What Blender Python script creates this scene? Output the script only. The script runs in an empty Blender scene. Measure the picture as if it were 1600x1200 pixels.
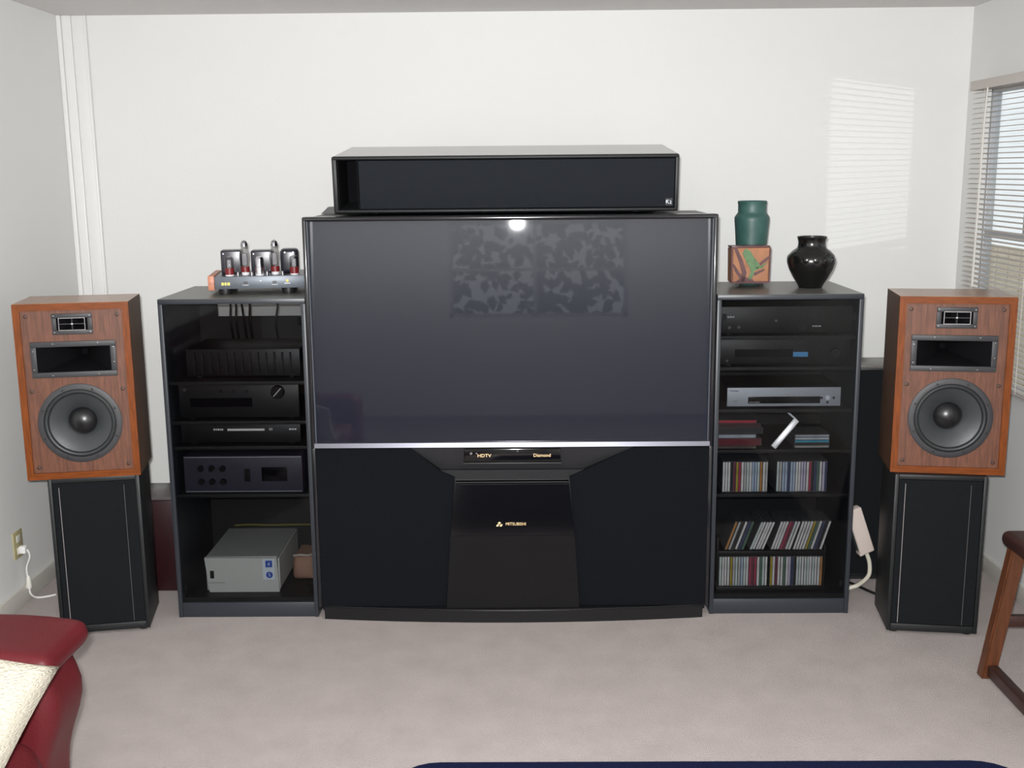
import bpy, bmesh, math, random
from mathutils import Vector, Matrix
random.seed(7)
C = bpy.context.scene
COL = C.collection
R = math.radians

# ------------------------------------------------------------------ camera, world, lights, exposure
CAM_H = 1.73
F_PX, PITCH, YAW, ROLL = 1720.0, R(11.0), R(0.55), R(0.5)
fw = Vector((-math.sin(YAW)*math.cos(PITCH), math.cos(YAW)*math.cos(PITCH), -math.sin(PITCH)))
rt = fw.cross(Vector((0, 0, 1))).normalized()
up = rt.cross(fw)
rt, up = math.cos(ROLL)*rt - math.sin(ROLL)*up, math.sin(ROLL)*rt + math.cos(ROLL)*up
cam_data = bpy.data.cameras.new('camera')
cam_data.sensor_width = 36.0
cam_data.lens = F_PX/1600.0*36.0
cam = bpy.data.objects.new('camera', cam_data)
COL.objects.link(cam)
m = Matrix((rt, up, -fw)).transposed().to_4x4()
m.translation = Vector((0, 0, CAM_H))
cam.matrix_world = m
cam_data.clip_start = 0.05
C.camera = cam

world = bpy.data.worlds.new('world')
C.world = world
world.use_nodes = True
wn = world.node_tree.nodes
wn['Background'].inputs['Color'].default_value = (0.93, 0.965, 1.0, 1)
wn['Background'].inputs['Strength'].default_value = 1.1

def light(name, kind, loc, energy, color=(1, 1, 1), aim=None, **kw):
    d = bpy.data.lights.new(name, kind)
    d.energy = energy
    d.color = color
    for k, v in kw.items():
        setattr(d, k, v)
    o = bpy.data.objects.new(name, d)
    COL.objects.link(o)
    o.location = loc
    if aim is not None:
        o.rotation_euler = (Vector(aim) - Vector(loc)).to_track_quat('-Z', 'Y').to_euler()
    return o

# the flash of the camera, just above its lens
light('camera_flash', 'AREA', (-0.03, -0.01, 1.79), 184, (0.98, 0.985, 0.99), aim=(-0.05, 5.0, 1.20), shape='RECTANGLE', size=0.05, size_y=0.03)
# added spot outside, stands in for flash reflected off the window; blinds stripe it
light('flash_reflection_spot', 'SPOT', (4.0, 0.0, 1.77), 200, (1, 1, 1), aim=(1.55, 5.1, 1.73), spot_size=R(13), spot_blend=0.05, shadow_soft_size=0.004)
# added fill panel under the ceiling that lifts the room's ambient light
light('room_fill', 'AREA', (0.0, -0.6, 2.38), 54, (0.97, 0.96, 0.95), aim=(0, -0.6, 0), shape='RECTANGLE', size=1.6, size_y=1.2)

C.view_settings.view_transform = 'Standard'
C.view_settings.look = 'None'
C.view_settings.exposure = 0.0
C.view_settings.gamma = 1.0
C.view_settings.use_curve_mapping = False

# ------------------------------------------------------------------ materials
def mat(name, col, rough=0.6, metal=0.0, spec=0.5, coat=0.0, noise=None, bump=None, emit=None):
    """noise=(scale, amount, stretch xyz)  bump=(scale, strength, stretch xyz)"""
    mt = bpy.data.materials.new(name)
    mt.use_nodes = True
    nt = mt.node_tree
    b = nt.nodes['Principled BSDF']
    b.inputs['Base Color'].default_value = (*col, 1)
    b.inputs['Roughness'].default_value = rough
    b.inputs['Metallic'].default_value = metal
    b.inputs['Specular IOR Level'].default_value = spec
    b.inputs['Coat Weight'].default_value = coat
    if emit:
        b.inputs['Emission Color'].default_value = (*emit[0], 1)
        b.inputs['Emission Strength'].default_value = emit[1]
    if noise or bump:
        tc = nt.nodes.new('ShaderNodeTexCoord')
    def nz(scale, stretch, detail=4):
        mp = nt.nodes.new('ShaderNodeMapping')
        mp.inputs['Scale'].default_value = stretch
        nt.links.new(tc.outputs['Object'], mp.inputs['Vector'])
        n = nt.nodes.new('ShaderNodeTexNoise')
        n.inputs['Scale'].default_value = scale
        n.inputs['Detail'].default_value = detail
        nt.links.new(mp.outputs[0], n.inputs['Vector'])
        return n
    if noise:
        n = nz(noise[0], noise[2])
        cr = nt.nodes.new('ShaderNodeValToRGB')
        a = noise[1]
        cr.color_ramp.elements[0].position = 0.3
        cr.color_ramp.elements[1].position = 0.7
        cr.color_ramp.elements[0].color = (*[max(0, c*(1-a)) for c in col], 1)
        cr.color_ramp.elements[1].color = (*[min(1, c*(1+a)) for c in col], 1)
        nt.links.new(n.outputs['Fac'], cr.inputs['Fac'])
        nt.links.new(cr.outputs['Color'], b.inputs['Base Color'])
    if bump:
        n = nz(bump[0], bump[2])
        bp = nt.nodes.new('ShaderNodeBump')
        bp.inputs['Strength'].default_value = bump[1]
        bp.inputs['Distance'].default_value = 0.01
        nt.links.new(n.outputs['Fac'], bp.inputs['Height'])
        nt.links.new(bp.outputs['Normal'], b.inputs['Normal'])
    return mt

def glass(name, tint, rough=0.02, f=1.45):
    mt = bpy.data.materials.new(name)
    mt.use_nodes = True
    nt = mt.node_tree
    nt.nodes.remove(nt.nodes['Principled BSDF'])
    t = nt.nodes.new('ShaderNodeBsdfTransparent')
    t.inputs['Color'].default_value = (*tint, 1)
    g = nt.nodes.new('ShaderNodeBsdfGlossy')
    g.inputs['Roughness'].default_value = rough
    fr = nt.nodes.new('ShaderNodeFresnel')
    geo = nt.nodes.new('ShaderNodeNewGeometry')      # same reflectance on both faces of the sheet
    mr = nt.nodes.new('ShaderNodeMapRange')
    mr.inputs['To Min'].default_value = f
    mr.inputs['To Max'].default_value = 1/f
    nt.links.new(geo.outputs['Backfacing'], mr.inputs['Value'])
    nt.links.new(mr.outputs[0], fr.inputs['IOR'])
    mx = nt.nodes.new('ShaderNodeMixShader')
    nt.links.new(fr.outputs[0], mx.inputs[0])
    nt.links.new(t.outputs[0], mx.inputs[1])
    nt.links.new(g.outputs[0], mx.inputs[2])
    nt.links.new(mx.outputs[0], nt.nodes['Material Output'].inputs['Surface'])
    return mt

I3 = (1, 1, 1)
M = dict(
    wall=mat('wall_paint', (0.745, 0.745, 0.725), 0.55, spec=0.3, bump=(60, 0.05, I3)),
    ceil=mat('ceiling_paint', (0.72, 0.70, 0.69), 0.8, bump=(90, 0.12, I3)),
    trim=mat('trim_paint', (0.78, 0.775, 0.76), 0.35),
    shoe=mat('baseboard_paint', (0.70, 0.68, 0.62), 0.45),
    carpet=mat('carpet', (0.50, 0.445, 0.425), 0.95, spec=0.1, noise=(7, 0.06, I3), bump=(260, 0.9, I3)),
    rug=mat('navy_rug', (0.008, 0.012, 0.045), 0.95, spec=0.1, bump=(300, 0.8, I3)),
    slat=mat('blind_slat', (0.62, 0.57, 0.52), 0.45),
    rail=mat('blind_rail', (0.58, 0.53, 0.49), 0.4),
    cord=mat('blind_cord', (0.75, 0.73, 0.68), 0.7),
    winframe=mat('window_frame', (0.42, 0.43, 0.45), 0.4, 0.3),
    pane=glass('window_glass', (0.95, 0.97, 0.97)),
    fence=mat('yard_fence', (0.50, 0.42, 0.30), 0.9, noise=(6, 0.15, (1, 1, 12))),
    hedge=mat('yard_hedge', (0.02, 0.035, 0.02), 0.9, noise=(20, 0.5, I3)),
    yard=mat('yard_ground', (0.25, 0.24, 0.2), 0.9, noise=(5, 0.2, I3)),
    cherry=mat('cherry_edge', (0.165, 0.040, 0.005), 0.38, coat=0.0, spec=0.35, noise=(14, 0.28, (8, 8, 1))),
    cherry_top=mat('cherry_edge_flat', (0.165, 0.040, 0.005), 0.38, coat=0.0, spec=0.35, noise=(14, 0.28, (1, 8, 8))),
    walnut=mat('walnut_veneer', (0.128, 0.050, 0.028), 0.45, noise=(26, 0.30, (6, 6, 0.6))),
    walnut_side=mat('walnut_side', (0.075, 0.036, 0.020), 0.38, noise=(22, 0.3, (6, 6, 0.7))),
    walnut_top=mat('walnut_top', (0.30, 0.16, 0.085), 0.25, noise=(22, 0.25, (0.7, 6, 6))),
    rubber=mat('black_plastic', (0.012, 0.012, 0.013), 0.45),
    horn=mat('horn_plastic', (0.034, 0.034, 0.037), 0.5, bump=(400, 0.1, I3)),
    throat=mat('horn_throat', (0.004, 0.004, 0.005), 0.9, spec=0.1),
    cone=mat('woofer_cone', (0.035, 0.040, 0.042), 0.42, spec=0.6, bump=(300, 0.1, I3)),
    surround=mat('woofer_surround', (0.022, 0.025, 0.026), 0.5),
    cap=mat('dust_cap', (0.008, 0.008, 0.009), 0.33, spec=0.6),
    chrome=mat('chrome', (0.7, 0.7, 0.72), 0.25, 1.0),
    screw=mat('screw_steel', (0.30, 0.30, 0.31), 0.3, 1.0),
    socket=mat('grille_socket', (0.03, 0.018, 0.012), 0.5),
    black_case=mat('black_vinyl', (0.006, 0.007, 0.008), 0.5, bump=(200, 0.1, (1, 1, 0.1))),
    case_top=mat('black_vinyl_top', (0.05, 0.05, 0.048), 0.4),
    grille=mat('grille_cloth', (0.0075, 0.009, 0.011), 0.9, spec=0.2, bump=(700, 0.6, I3)),
    grille_tv=mat('tv_grille_cloth', (0.0035, 0.0042, 0.0065), 0.85, spec=0.15, bump=(800, 0.5, I3)),
    tv_case=mat('tv_cabinet', (0.006, 0.006, 0.007), 0.4, spec=0.4),
    tv_bowl=mat('tv_console_plastic', (0.015, 0.015, 0.017), 0.5),
    tv_gloss=mat('tv_gloss_black', (0.003, 0.003, 0.0035), 0.12, spec=0.5),
    tv_cloth=mat('tv_door_cloth', (0.009, 0.0085, 0.009), 0.85, spec=0.15, bump=(800, 0.5, I3)),
    tv_bezel=mat('tv_bezel', (0.010, 0.010, 0.012), 0.16, spec=0.7),
    tv_lip=mat('tv_grey_lip', (0.055, 0.062, 0.080), 0.5),
    tv_bar=mat('tv_silver_bar', (0.12, 0.12, 0.14), 0.34, 0.85),
    grille_long=mat('long_grille_cloth', (0.017, 0.020, 0.026), 0.9, spec=0.2, bump=(700, 0.6, I3)),
    strip_bright=mat('strip_pale', (0.24, 0.22, 0.22), 0.5),
    strip_dim=mat('strip_grey', (0.07, 0.068, 0.068), 0.5),
    long_top_sheen=mat('long_speaker_top_sheen', (0.15, 0.14, 0.125), 0.14),  # black top paled in colour to stand for the wall reflected in it
    dull_yellow=mat('dull_yellow_cable', (0.22, 0.20, 0.04), 0.6),
    screen=mat('projection_screen', (0.007, 0.009, 0.018), 0.46, spec=0.20, coat=1.0),
    gold=mat('gold_print', (0.95, 0.70, 0.38), 0.5, 0.2),
    whiteprint=mat('white_print', (0.7, 0.7, 0.7), 0.5),
    cab=mat('rack_laminate', (0.023, 0.027, 0.034), 0.38, spec=0.5),
    cab_top_sheen=mat('rack_laminate_top_sheen', (0.125, 0.125, 0.110), 0.36, spec=0.5),  # dark laminate lightened on top, wall reflection put into the colour
    cab_in=mat('rack_inside', (0.012, 0.012, 0.013), 0.6),
    smoke=glass('smoked_glass', (0.675, 0.68, 0.685), 0.01, 1.22),
    comp=mat('component_black', (0.0085, 0.0085, 0.0095), 0.45),
    comp_blue=mat('component_slate', (0.040, 0.037, 0.058), 0.5),
    knob=mat('knob_black', (0.008, 0.008, 0.009), 0.35),
    silver=mat('brushed_silver', (0.52, 0.56, 0.62), 0.5, 0.3, bump=(120, 0.1, (0.1, 6, 6))),
    grayprint=mat('gray_print', (0.9, 0.9, 0.88), 0.5),
    darkglass=mat('display_black', (0.006, 0.006, 0.008), 0.15),
    led_blue=mat('display_blue', (0.05, 0.20, 0.40), 0.3, emit=((0.10, 0.32, 0.60), 0.35)),
    beige=mat('computer_beige', (0.66, 0.68, 0.65), 0.5),
    beige_dark=mat('computer_lid', (0.44, 0.45, 0.44), 0.4),
    sticker=mat('sticker_white', (0.80, 0.88, 0.95), 0.4),
    sticker_blue=mat('sticker_blue', (0.02, 0.09, 0.50), 0.4),
    brown_bag=mat('brown_card', (0.45, 0.26, 0.18), 0.8),
    cable=mat('black_cable', (0.008, 0.008, 0.008), 0.5),
    white_cable=mat('ivory_cable', (0.60, 0.57, 0.47), 0.5),
    ivory=mat('ivory_plastic', (0.63, 0.54, 0.49), 0.45),
    strip_dark=mat('socket_strip', (0.05, 0.07, 0.065), 0.5),
    pink=mat('pink_cable', (0.55, 0.03, 0.12), 0.4),
    maroon=mat('maroon_wood', (0.022, 0.004, 0.006), 0.35, noise=(10, 0.2, (6, 6, 1))),
    maroon_top=mat('maroon_wood_top', (0.10, 0.085, 0.085), 0.25),
    grey_top=mat('dark_grey_top', (0.13, 0.12, 0.11), 0.3),  # grey top panel, paler than the black cabinet
    teal=mat('teal_glaze', (0.034, 0.092, 0.080), 0.45, spec=0.5, noise=(30, 0.15, I3)),
    blackpot=mat('black_pottery', (0.006, 0.006, 0.006), 0.22, spec=0.6),
    vglass=mat('orange_glass', (0.34, 0.150, 0.075), 0.3, noise=(16, 0.22, I3)),
    vmaroon=mat('maroon_glass', (0.11, 0.050, 0.052), 0.3, noise=(22, 0.25, I3)),
    vleaf=mat('green_glass', (0.10, 0.19, 0.085), 0.4, noise=(40, 0.3, I3)),
    clear=glass('clear_glass', (0.93, 0.93, 0.93), 0.03, 1.5),
    tubeglass=glass('tube_glass', (0.80, 0.80, 0.80), 0.03, 1.6),
    amp=mat('amp_chassis', (0.11, 0.125, 0.145), 0.4, 0.3),
    copper=mat('amp_wood_cheek', (0.50, 0.20, 0.12), 0.45, noise=(20, 0.2, (1, 6, 6))),
    transformer=mat('transformer_black', (0.020, 0.019, 0.028), 0.3),
    tubered=mat('tube_base_red', (0.16, 0.010, 0.012), 0.35),
    tubeplate=mat('tube_plate_grey', (0.20, 0.20, 0.21), 0.5, 0.3),
    tubesock=mat('tube_socket_white', (0.75, 0.75, 0.78), 0.3),
    getter=mat('tube_getter', (0.55, 0.55, 0.60), 0.12, 1.0),
    yellow=mat('yellow_print', (0.70, 0.60, 0.12), 0.5),
    leather=mat('red_leather', (0.088, 0.010, 0.013), 0.45, spec=0.2, noise=(3, 0.12, I3), bump=(160, 0.12, I3)),
    pillow=mat('cream_knit', (0.47, 0.435, 0.355), 0.9, spec=0.1, noise=(30, 0.06, (1, 1, 4)), bump=(110, 0.8, (1, 1, 4))),
    oak=mat('chair_wood', (0.088, 0.028, 0.010), 0.4, noise=(12, 0.3, (6, 6, 1))),
    oak_dark=mat('chair_wood_dark', (0.035, 0.013, 0.010), 0.4, noise=(12, 0.3, (6, 1, 6))),
    plate=mat('outlet_almond', (0.42, 0.37, 0.20), 0.5),
    clearplastic=mat('jewel_case', (0.12, 0.12, 0.125), 0.3),
    foil=mat('silvery_sleeve', (0.95, 0.95, 0.97), 0.42, 0.85),
)

M['screen'].node_tree.nodes['Principled BSDF'].inputs['Coat Roughness'].default_value = 0.018
# the lenticular face of the screen scatters sideways far more than up and down
_nt = M['screen'].node_tree
_b = _nt.nodes['Principled BSDF']
_b.inputs['Anisotropic'].default_value = 0.9
_b.inputs['Anisotropic Rotation'].default_value = 0.25
_t = _nt.nodes.new('ShaderNodeTangent')
_t.direction_type = 'RADIAL'
_t.axis = 'X'
_nt.links.new(_t.outputs[0], _b.inputs['Tangent'])

# ------------------------------------------------------------------ mesh helpers
def box(bm, x0, x1, y0, y1, z0, z1, bev=0.0, seg=2, mtx=None):
    vs = [bm.verts.new((x, y, z)) for x in (x0, x1) for y in (y0, y1) for z in (z0, z1)]
    fs = [(0, 1, 3, 2), (4, 6, 7, 5), (0, 4, 5, 1), (2, 3, 7, 6), (0, 2, 6, 4), (1, 5, 7, 3)]
    faces = [bm.faces.new([vs[i] for i in f]) for f in fs]
    geo = vs
    if bev > 0:
        es = list({e for f in faces for e in f.edges})
        r = bmesh.ops.bevel(bm, geom=es, offset=bev, segments=seg, profile=0.5, affect='EDGES')
        geo = list({v for v in r['verts']} | {v for f in faces if f.is_valid for v in f.verts})
    if mtx is not None:
        bmesh.ops.transform(bm, matrix=mtx, verts=[v for v in geo if v.is_valid])
    return geo

def prism(bm, pts, y0, y1, axis='y'):
    """polygon pts given in the two other axes, extruded along axis"""
    def P(a, b, t):
        return {'y': (a, t, b), 'x': (t, a, b), 'z': (a, b, t)}[axis]
    v0 = [bm.verts.new(P(a, b, y0)) for a, b in pts]
    v1 = [bm.verts.new(P(a, b, y1)) for a, b in pts]
    n = len(pts)
    bm.faces.new(v0)
    bm.faces.new(v1[::-1])
    for i in range(n):
        bm.faces.new((v0[i], v0[(i+1) % n], v1[(i+1) % n], v1[i]))
    return v0 + v1

def lathe(bm, prof, seg=40, mtx=None, close=False):
    """prof: (radius, z)"""
    rings = []
    for r, z in prof:
        if r < 1e-6:
            rings.append([bm.verts.new((0, 0, z))])
        else:
            rings.append([bm.verts.new((r*math.cos(2*math.pi*i/seg), r*math.sin(2*math.pi*i/seg), z)) for i in range(seg)])
    for a, b in zip(rings, rings[1:]):
        for i in range(seg):
            j = (i+1) % seg
            if len(a) == 1 and len(b) == 1:
                continue
            if len(a) == 1:
                bm.faces.new((a[0], b[j], b[i]))
            elif len(b) == 1:
                bm.faces.new((a[i], a[j], b[0]))
            else:
                bm.faces.new((a[i], a[j], b[j], b[i]))
    vs = [v for r in rings for v in r]
    if mtx is not None:
        bmesh.ops.transform(bm, matrix=mtx, verts=vs)
    return vs

def tube(bm, pts, r, seg=8, cap=True):
    pts = [Vector(p) for p in pts]
    rings = []
    prev = None
    for i, p in enumerate(pts):
        d = (pts[min(i+1, len(pts)-1)] - pts[max(i-1, 0)]).normalized()
        if prev is None:
            a = d.cross(Vector((0, 0, 1)))
            if a.length < 1e-3:
                a = d.cross(Vector((1, 0, 0)))
        else:
            a = prev - prev.dot(d)*d
        a.normalize()
        prev = a
        b = d.cross(a)
        rr = r[i] if isinstance(r, (list, tuple)) else r
        rings.append([bm.verts.new(p + rr*(math.cos(2*math.pi*k/seg)*a + math.sin(2*math.pi*k/seg)*b)) for k in range(seg)])
    for a, b in zip(rings, rings[1:]):
        for k in range(seg):
            bm.faces.new((a[k], a[(k+1) % seg], b[(k+1) % seg], b[k]))
    if cap:
        bm.faces.new(rings[0][::-1])
        bm.faces.new(rings[-1])

def smooth_path(pts, n=6):
    pts = [Vector(p) for p in pts]
    out = []
    for i in range(len(pts)-1):
        p0, p1, p2, p3 = pts[max(i-1, 0)], pts[i], pts[i+1], pts[min(i+2, len(pts)-1)]
        for k in range(n):
            t = k/n
            out.append(0.5*((2*p1) + (p2-p0)*t + (2*p0-5*p1+4*p2-p3)*t*t + (3*p1-p0-3*p2+p3)*t**3))
    out.append(pts[-1])
    return out

def sloped_bar(bm, a, b, w, d):
    """rectangular bar from a to b, w wide in x, d deep in y"""
    a, b = Vector(a), Vector(b)
    vs = []
    for p in (a, b):
        vs.append([bm.verts.new((p.x+sx*w/2, p.y+sy*d/2, p.z)) for sx, sy in ((-1, -1), (1, -1), (1, 1), (-1, 1))])
    bm.faces.new(vs[0][::-1])
    bm.faces.new(vs[1])
    for k in range(4):
        bm.faces.new((vs[0][k], vs[0][(k+1) % 4], vs[1][(k+1) % 4], vs[1][k]))

def obj(name, bm, mt, parent=None, smooth=False, loc=None, rot=None, kind=None, label=None):
    bmesh.ops.recalc_face_normals(bm, faces=bm.faces[:])
    me = bpy.data.meshes.new(name)
    bm.to_mesh(me)
    bm.free()
    if smooth:
        me.shade_smooth()
        if smooth != 'all':
            me.set_sharp_from_angle(angle=R(38))
    me.materials.append(mt)
    o = bpy.data.objects.new(name, me)
    COL.objects.link(o)
    if parent is not None:
        o.parent = parent
    if loc is not None:
        o.location = loc
    if rot is not None:
        o.rotation_euler = rot
    if kind:
        o['kind'] = kind
    if label:
        o['label'] = label
    return o

def B(name, mt, parent, *boxes, bev=0.0, seg=2, **kw):
    bm = bmesh.new()
    for b in boxes:
        box(bm, *b, bev=bev, seg=seg)
    return obj(name, bm, mt, parent, smooth=bev > 0, **kw)

def L(name, mt, parent, prof, seg=40, mtx=None, **kw):
    bm = bmesh.new()
    lathe(bm, prof, seg, mtx)
    return obj(name, bm, mt, parent, smooth=True, **kw)

def thing(name, label, cat, loc=(0, 0, 0), rotz=0.0, group=None, rot=None):
    o = bpy.data.objects.new(name, None)
    o.empty_display_size = 0.1
    COL.objects.link(o)
    o.location = loc
    o.rotation_euler = rot if rot else (0, 0, rotz)
    return tag(o, label, cat, group)

def tag(o, label, cat, group=None):
    o['label'] = label
    o['category'] = cat
    if group:
        o['group'] = group
    return o

def copy_tree(o, parent=None):
    c = o.copy()
    COL.objects.link(c)
    if parent is not None:
        c.parent = parent
    for ch in [x for x in COL.objects if x.parent == o]:
        copy_tree(ch, c)
    return c

def text(name, body, size, mt, parent, loc, extrude=0.0004, rot=(R(90), 0, 0), align='CENTER', sx=1.0, shear=0.0):
    cu = bpy.data.curves.new(name, 'FONT')
    cu.body = body
    cu.size = size
    cu.extrude = extrude
    cu.align_x = align
    cu.align_y = 'CENTER'
    cu.shear = shear
    cu.resolution_u = 3
    tmp = bpy.data.objects.new(name, cu)
    COL.objects.link(tmp)
    dg = bpy.context.evaluated_depsgraph_get()
    me = bpy.data.meshes.new_from_object(tmp.evaluated_get(dg))
    bpy.data.objects.remove(tmp)
    me.materials.clear()
    me.materials.append(mt)
    o = bpy.data.objects.new(name, me)
    COL.objects.link(o)
    o.parent = parent
    o.location = loc
    o.rotation_euler = rot
    o.scale = (sx, 1, 1)
    return o

FRONT = Matrix.Rotation(R(90), 4, 'X')     # lathe axis +Z turned to -Y (towards the viewer)

def front_at(x, y, z):
    return Matrix.Translation((x, y, z)) @ FRONT

# ------------------------------------------------------------------ room shell
XL, XR, YB, YF, ZC = -2.055, 2.005, 5.10, -3.2, 2.42
T = 0.12
TR = 0.065      # the window wall is thin
def struct(name, mt, *boxes, bev=0.0, parent=None):
    o = B(name, mt, parent, *boxes, bev=bev)
    if parent is None:
        o['kind'] = 'structure'
    return o
struct('floor', M['carpet'], (XL-T, XR+T, YF-T, YB+T, -0.1, 0.0))
struct('ceiling', M['ceil'], (XL-T, XR+T, YF-T, YB+T, ZC, ZC+0.1))
struct('wall_back', M['wall'], (XL-T, XR+T, YB, YB+T, 0, ZC))
struct('wall_left', M['wall'], (XL-T, XL, YF, YB, 0, ZC))
W0, W1, WZ0, WZ1 = 3.77, 4.90, 0.80, 2.06        # opening of the side window (y and z)
struct('wall_right', M['wall'], (XR, XR+TR, YF, W0, 0, ZC), (XR, XR+TR, W1, YB, 0, ZC), (XR, XR+TR, W0, W1, 0, WZ0), (XR, XR+TR, W0, W1, WZ1, ZC))
G0, G1, GZ0, GZ1 = -0.75, 1.10, 1.02, 2.02        # window of the wall behind the photographer
struct('wall_front', M['wall'], (XL, G0, YF-T, YF, 0, ZC), (G1, XR, YF-T, YF, 0, ZC), (G0, G1, YF-T, YF, 0, GZ0), (G0, G1, YF-T, YF, GZ1, ZC))
struct('baseboard_left', M['shoe'], (XL, XL+0.012, YF, YB, 0, 0.075), bev=0.003)
struct('baseboard_right', M['shoe'], (XR-0.012, XR, YF, YB, 0, 0.075), bev=0.003)
struct('baseboard_back', M['shoe'], (XL+0.15, XR-0.012, YB-0.012, YB, 0, 0.075), bev=0.003)
# vertical casing in the corner
struct('trim_1', M['trim'], (XL, XL+0.020, YB-0.028, YB, 0, ZC), (XL+0.020, XL+0.062, YB-0.018, YB, 0, ZC), (XL+0.062, XL+0.118, YB-0.012, YB, 0, ZC),
       (XL+0.118, XL+0.130, YB-0.022, YB, 0, ZC), bev=0.004)

w = bpy.data.objects.new('window_1', None)
COL.objects.link(w)
w['kind'] = 'structure'
B('window_frame', M['winframe'], w, (XR+0.02, XR+0.06, W0, W1, WZ0, WZ0+0.035), (XR+0.02, XR+0.06, W0, W1, WZ1-0.022, WZ1), (XR+0.02, XR+0.06, W0, W0+0.02, WZ0, WZ1),
  (XR+0.02, XR+0.06, W1-0.02, W1, WZ0, WZ1), bev=0.003)
B('sash_rail', M['winframe'], w, (XR+0.025, XR+0.055, W0, W1, 1.425, 1.455), bev=0.003)
B('sash_stile', M['winframe'], w, (XR+0.025, XR+0.055, 4.49, 4.515, 1.455, WZ1), bev=0.003)
B('pane', M['pane'], w, (XR+0.038, XR+0.042, W0+.02, W1-0.02, 1.455, WZ1-0.02))
B('pane', M['pane'], w, (XR+0.038, XR+0.042, W0+.02, W1-0.02, WZ0+0.03, 1.425))
B('window_sill', M['trim'], w, (XR-0.001, XR+0.06, W0, W1, WZ0-0.0, WZ0+0.012), bev=0.003)
w = bpy.data.objects.new('window_2', None)
COL.objects.link(w)
w['kind'] = 'structure'
yy = YF-0.06
B('window_frame', M['winframe'], w, (G0, G1, yy-.02, yy+.02, GZ0, GZ0+.04), (G0, G1, yy-.02, yy+.02, GZ1-.04, GZ1), (G0, G0+.04, yy-.02, yy+.02, GZ0, GZ1), (G1-.04, G1, yy-.02, yy+.02, GZ0, GZ1),
  (.12, .16, yy-.02, yy+.02, GZ0, GZ1), (G0, G1, yy-.015, yy+.015, 1.5, 1.53))
B('pane', M['pane'], w, (G0+.03, G1-.03, yy-.002, yy+.002, GZ0+.03, GZ1-.03))
# outside: ground, a fence past the side window, hedge past the far window
struct('yard_ground', M['yard'], (XR+T+0.02, 9, -8, 10, -0.2, -0.1), (-6, XR+T+0.02, -8, YF-T-.02, -0.2, -0.1))
# unseen slab and upright, added outside only to clip the reflection spot
struct('spot_blocker_wall', M['yard'], (2.3, 3.27, 2.0, 2.1, -0.1, 1.600))
struct('spot_blocker_post', M['trim'], (3.132, 3.27, 1.99, 2.11, 1.600, 2.7))
fence = thing('yard_fence', 'tan board fence in the yard seen through the window blinds', 'fence', (3.6, 0, -0.1))
proto = None
for k in range(34):
    y = 2.2+k*0.2
    if proto is None:
        proto = B('board', M['fence'], fence, (0, .02, 0, .19, 0, 1.24))
        proto.location = (0, y, 0)
    else:
        c = proto.copy(); COL.objects.link(c); c.location = (0, y, 0)
B('fence_rail', M['fence'], fence, (.02, .06, 2.2, 9.0, 1.0, 1.09), (.02, .06, 2.2, 9.0, .2, .29))

tr = thing('yard_tree', 'dark leafy tree outside the window behind the photographer', 'tree', (0.2, YF-1.6, -0.1))
bm = bmesh.new(); tube(bm, [(0, 0, 0), (.05, 0, 1.0), (0, 0, 1.7)], [.09, .07, .03], 8); obj('trunk', bm, M['hedge'], tr)
bm = bmesh.new()
rr = random.Random(3)
for i in range(900):
    c = Vector((rr.uniform(-1.8, 1.8), rr.uniform(-.4, .4), rr.uniform(.9, 2.9)))
    a = Vector((rr.uniform(-1, 1), rr.uniform(-.4, .4), rr.uniform(-1, 1))).normalized()*rr.uniform(.05, .11)
    b = a.cross(Vector((rr.uniform(-.3, .3), 1, rr.uniform(-.3, .3)))).normalized()*a.length*.6
    bm.faces.new([bm.verts.new(c+q) for q in (a, b, -a, -b)])
o = obj('foliage', bm, M['hedge'], tr); o['kind'] = 'stuff'

# ------------------------------------------------------------------ venetian blind
BY0, BY1 = 3.02, 4.935
bl = thing('venetian_blind', 'off-white horizontal slat blind hanging over the side window', 'blind', (XR-0.035, 0, 0))
B('headrail', M['rail'], bl, (-0.025, 0.033, BY0, BY1, 2.048, 2.088), bev=0.004)
sl = None
ang = R(7)
k = 0
z = 2.036
while z > 0.83:
    if sl is None:
        bm = bmesh.new()
        n = 4
        top, bot = [], []
        for i in range(n+1):
            u = -0.0125+0.025*i/n
            cz = 0.0022*(1-(2*i/n-1)**2)
            X, Z = u*math.cos(ang)-cz*math.sin(ang)*0, u*math.sin(ang)+cz
            top.append((X, Z+0.0004)); bot.append((X, Z-0.0004))
        prism(bm, top+bot[::-1], BY0+0.01, BY1-0.008)
        sl = obj('slat', bm, M['slat'], bl, smooth=True)
    else:
        c = sl.copy(); COL.objects.link(c); sl2 = c
    (sl if k == 0 else sl2).location = (0, 0, z)
    k += 1
    z -= 0.0212
B('bottom_rail', M['rail'], bl, (-0.012, 0.012, BY0+0.01, BY1-0.008, z+0.001, z+0.013), bev=0.003)
for y in (4.80, 4.30, 3.60, 3.15):
    bm = bmesh.new(); tube(bm, [(-0.0145, y, 2.05), (-0.0145, y, z+0.01)], 0.0009, 5); obj('ladder_cord', bm, M['cord'], bl)
bm = bmesh.new(); tube(bm, [(-0.028, 4.74, 2.05), (-0.030, 4.745, 1.9), (-0.030, 4.75, 1.22)], 0.0035, 6); obj('tilt_wand', bm, M['cord'], bl)

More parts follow.
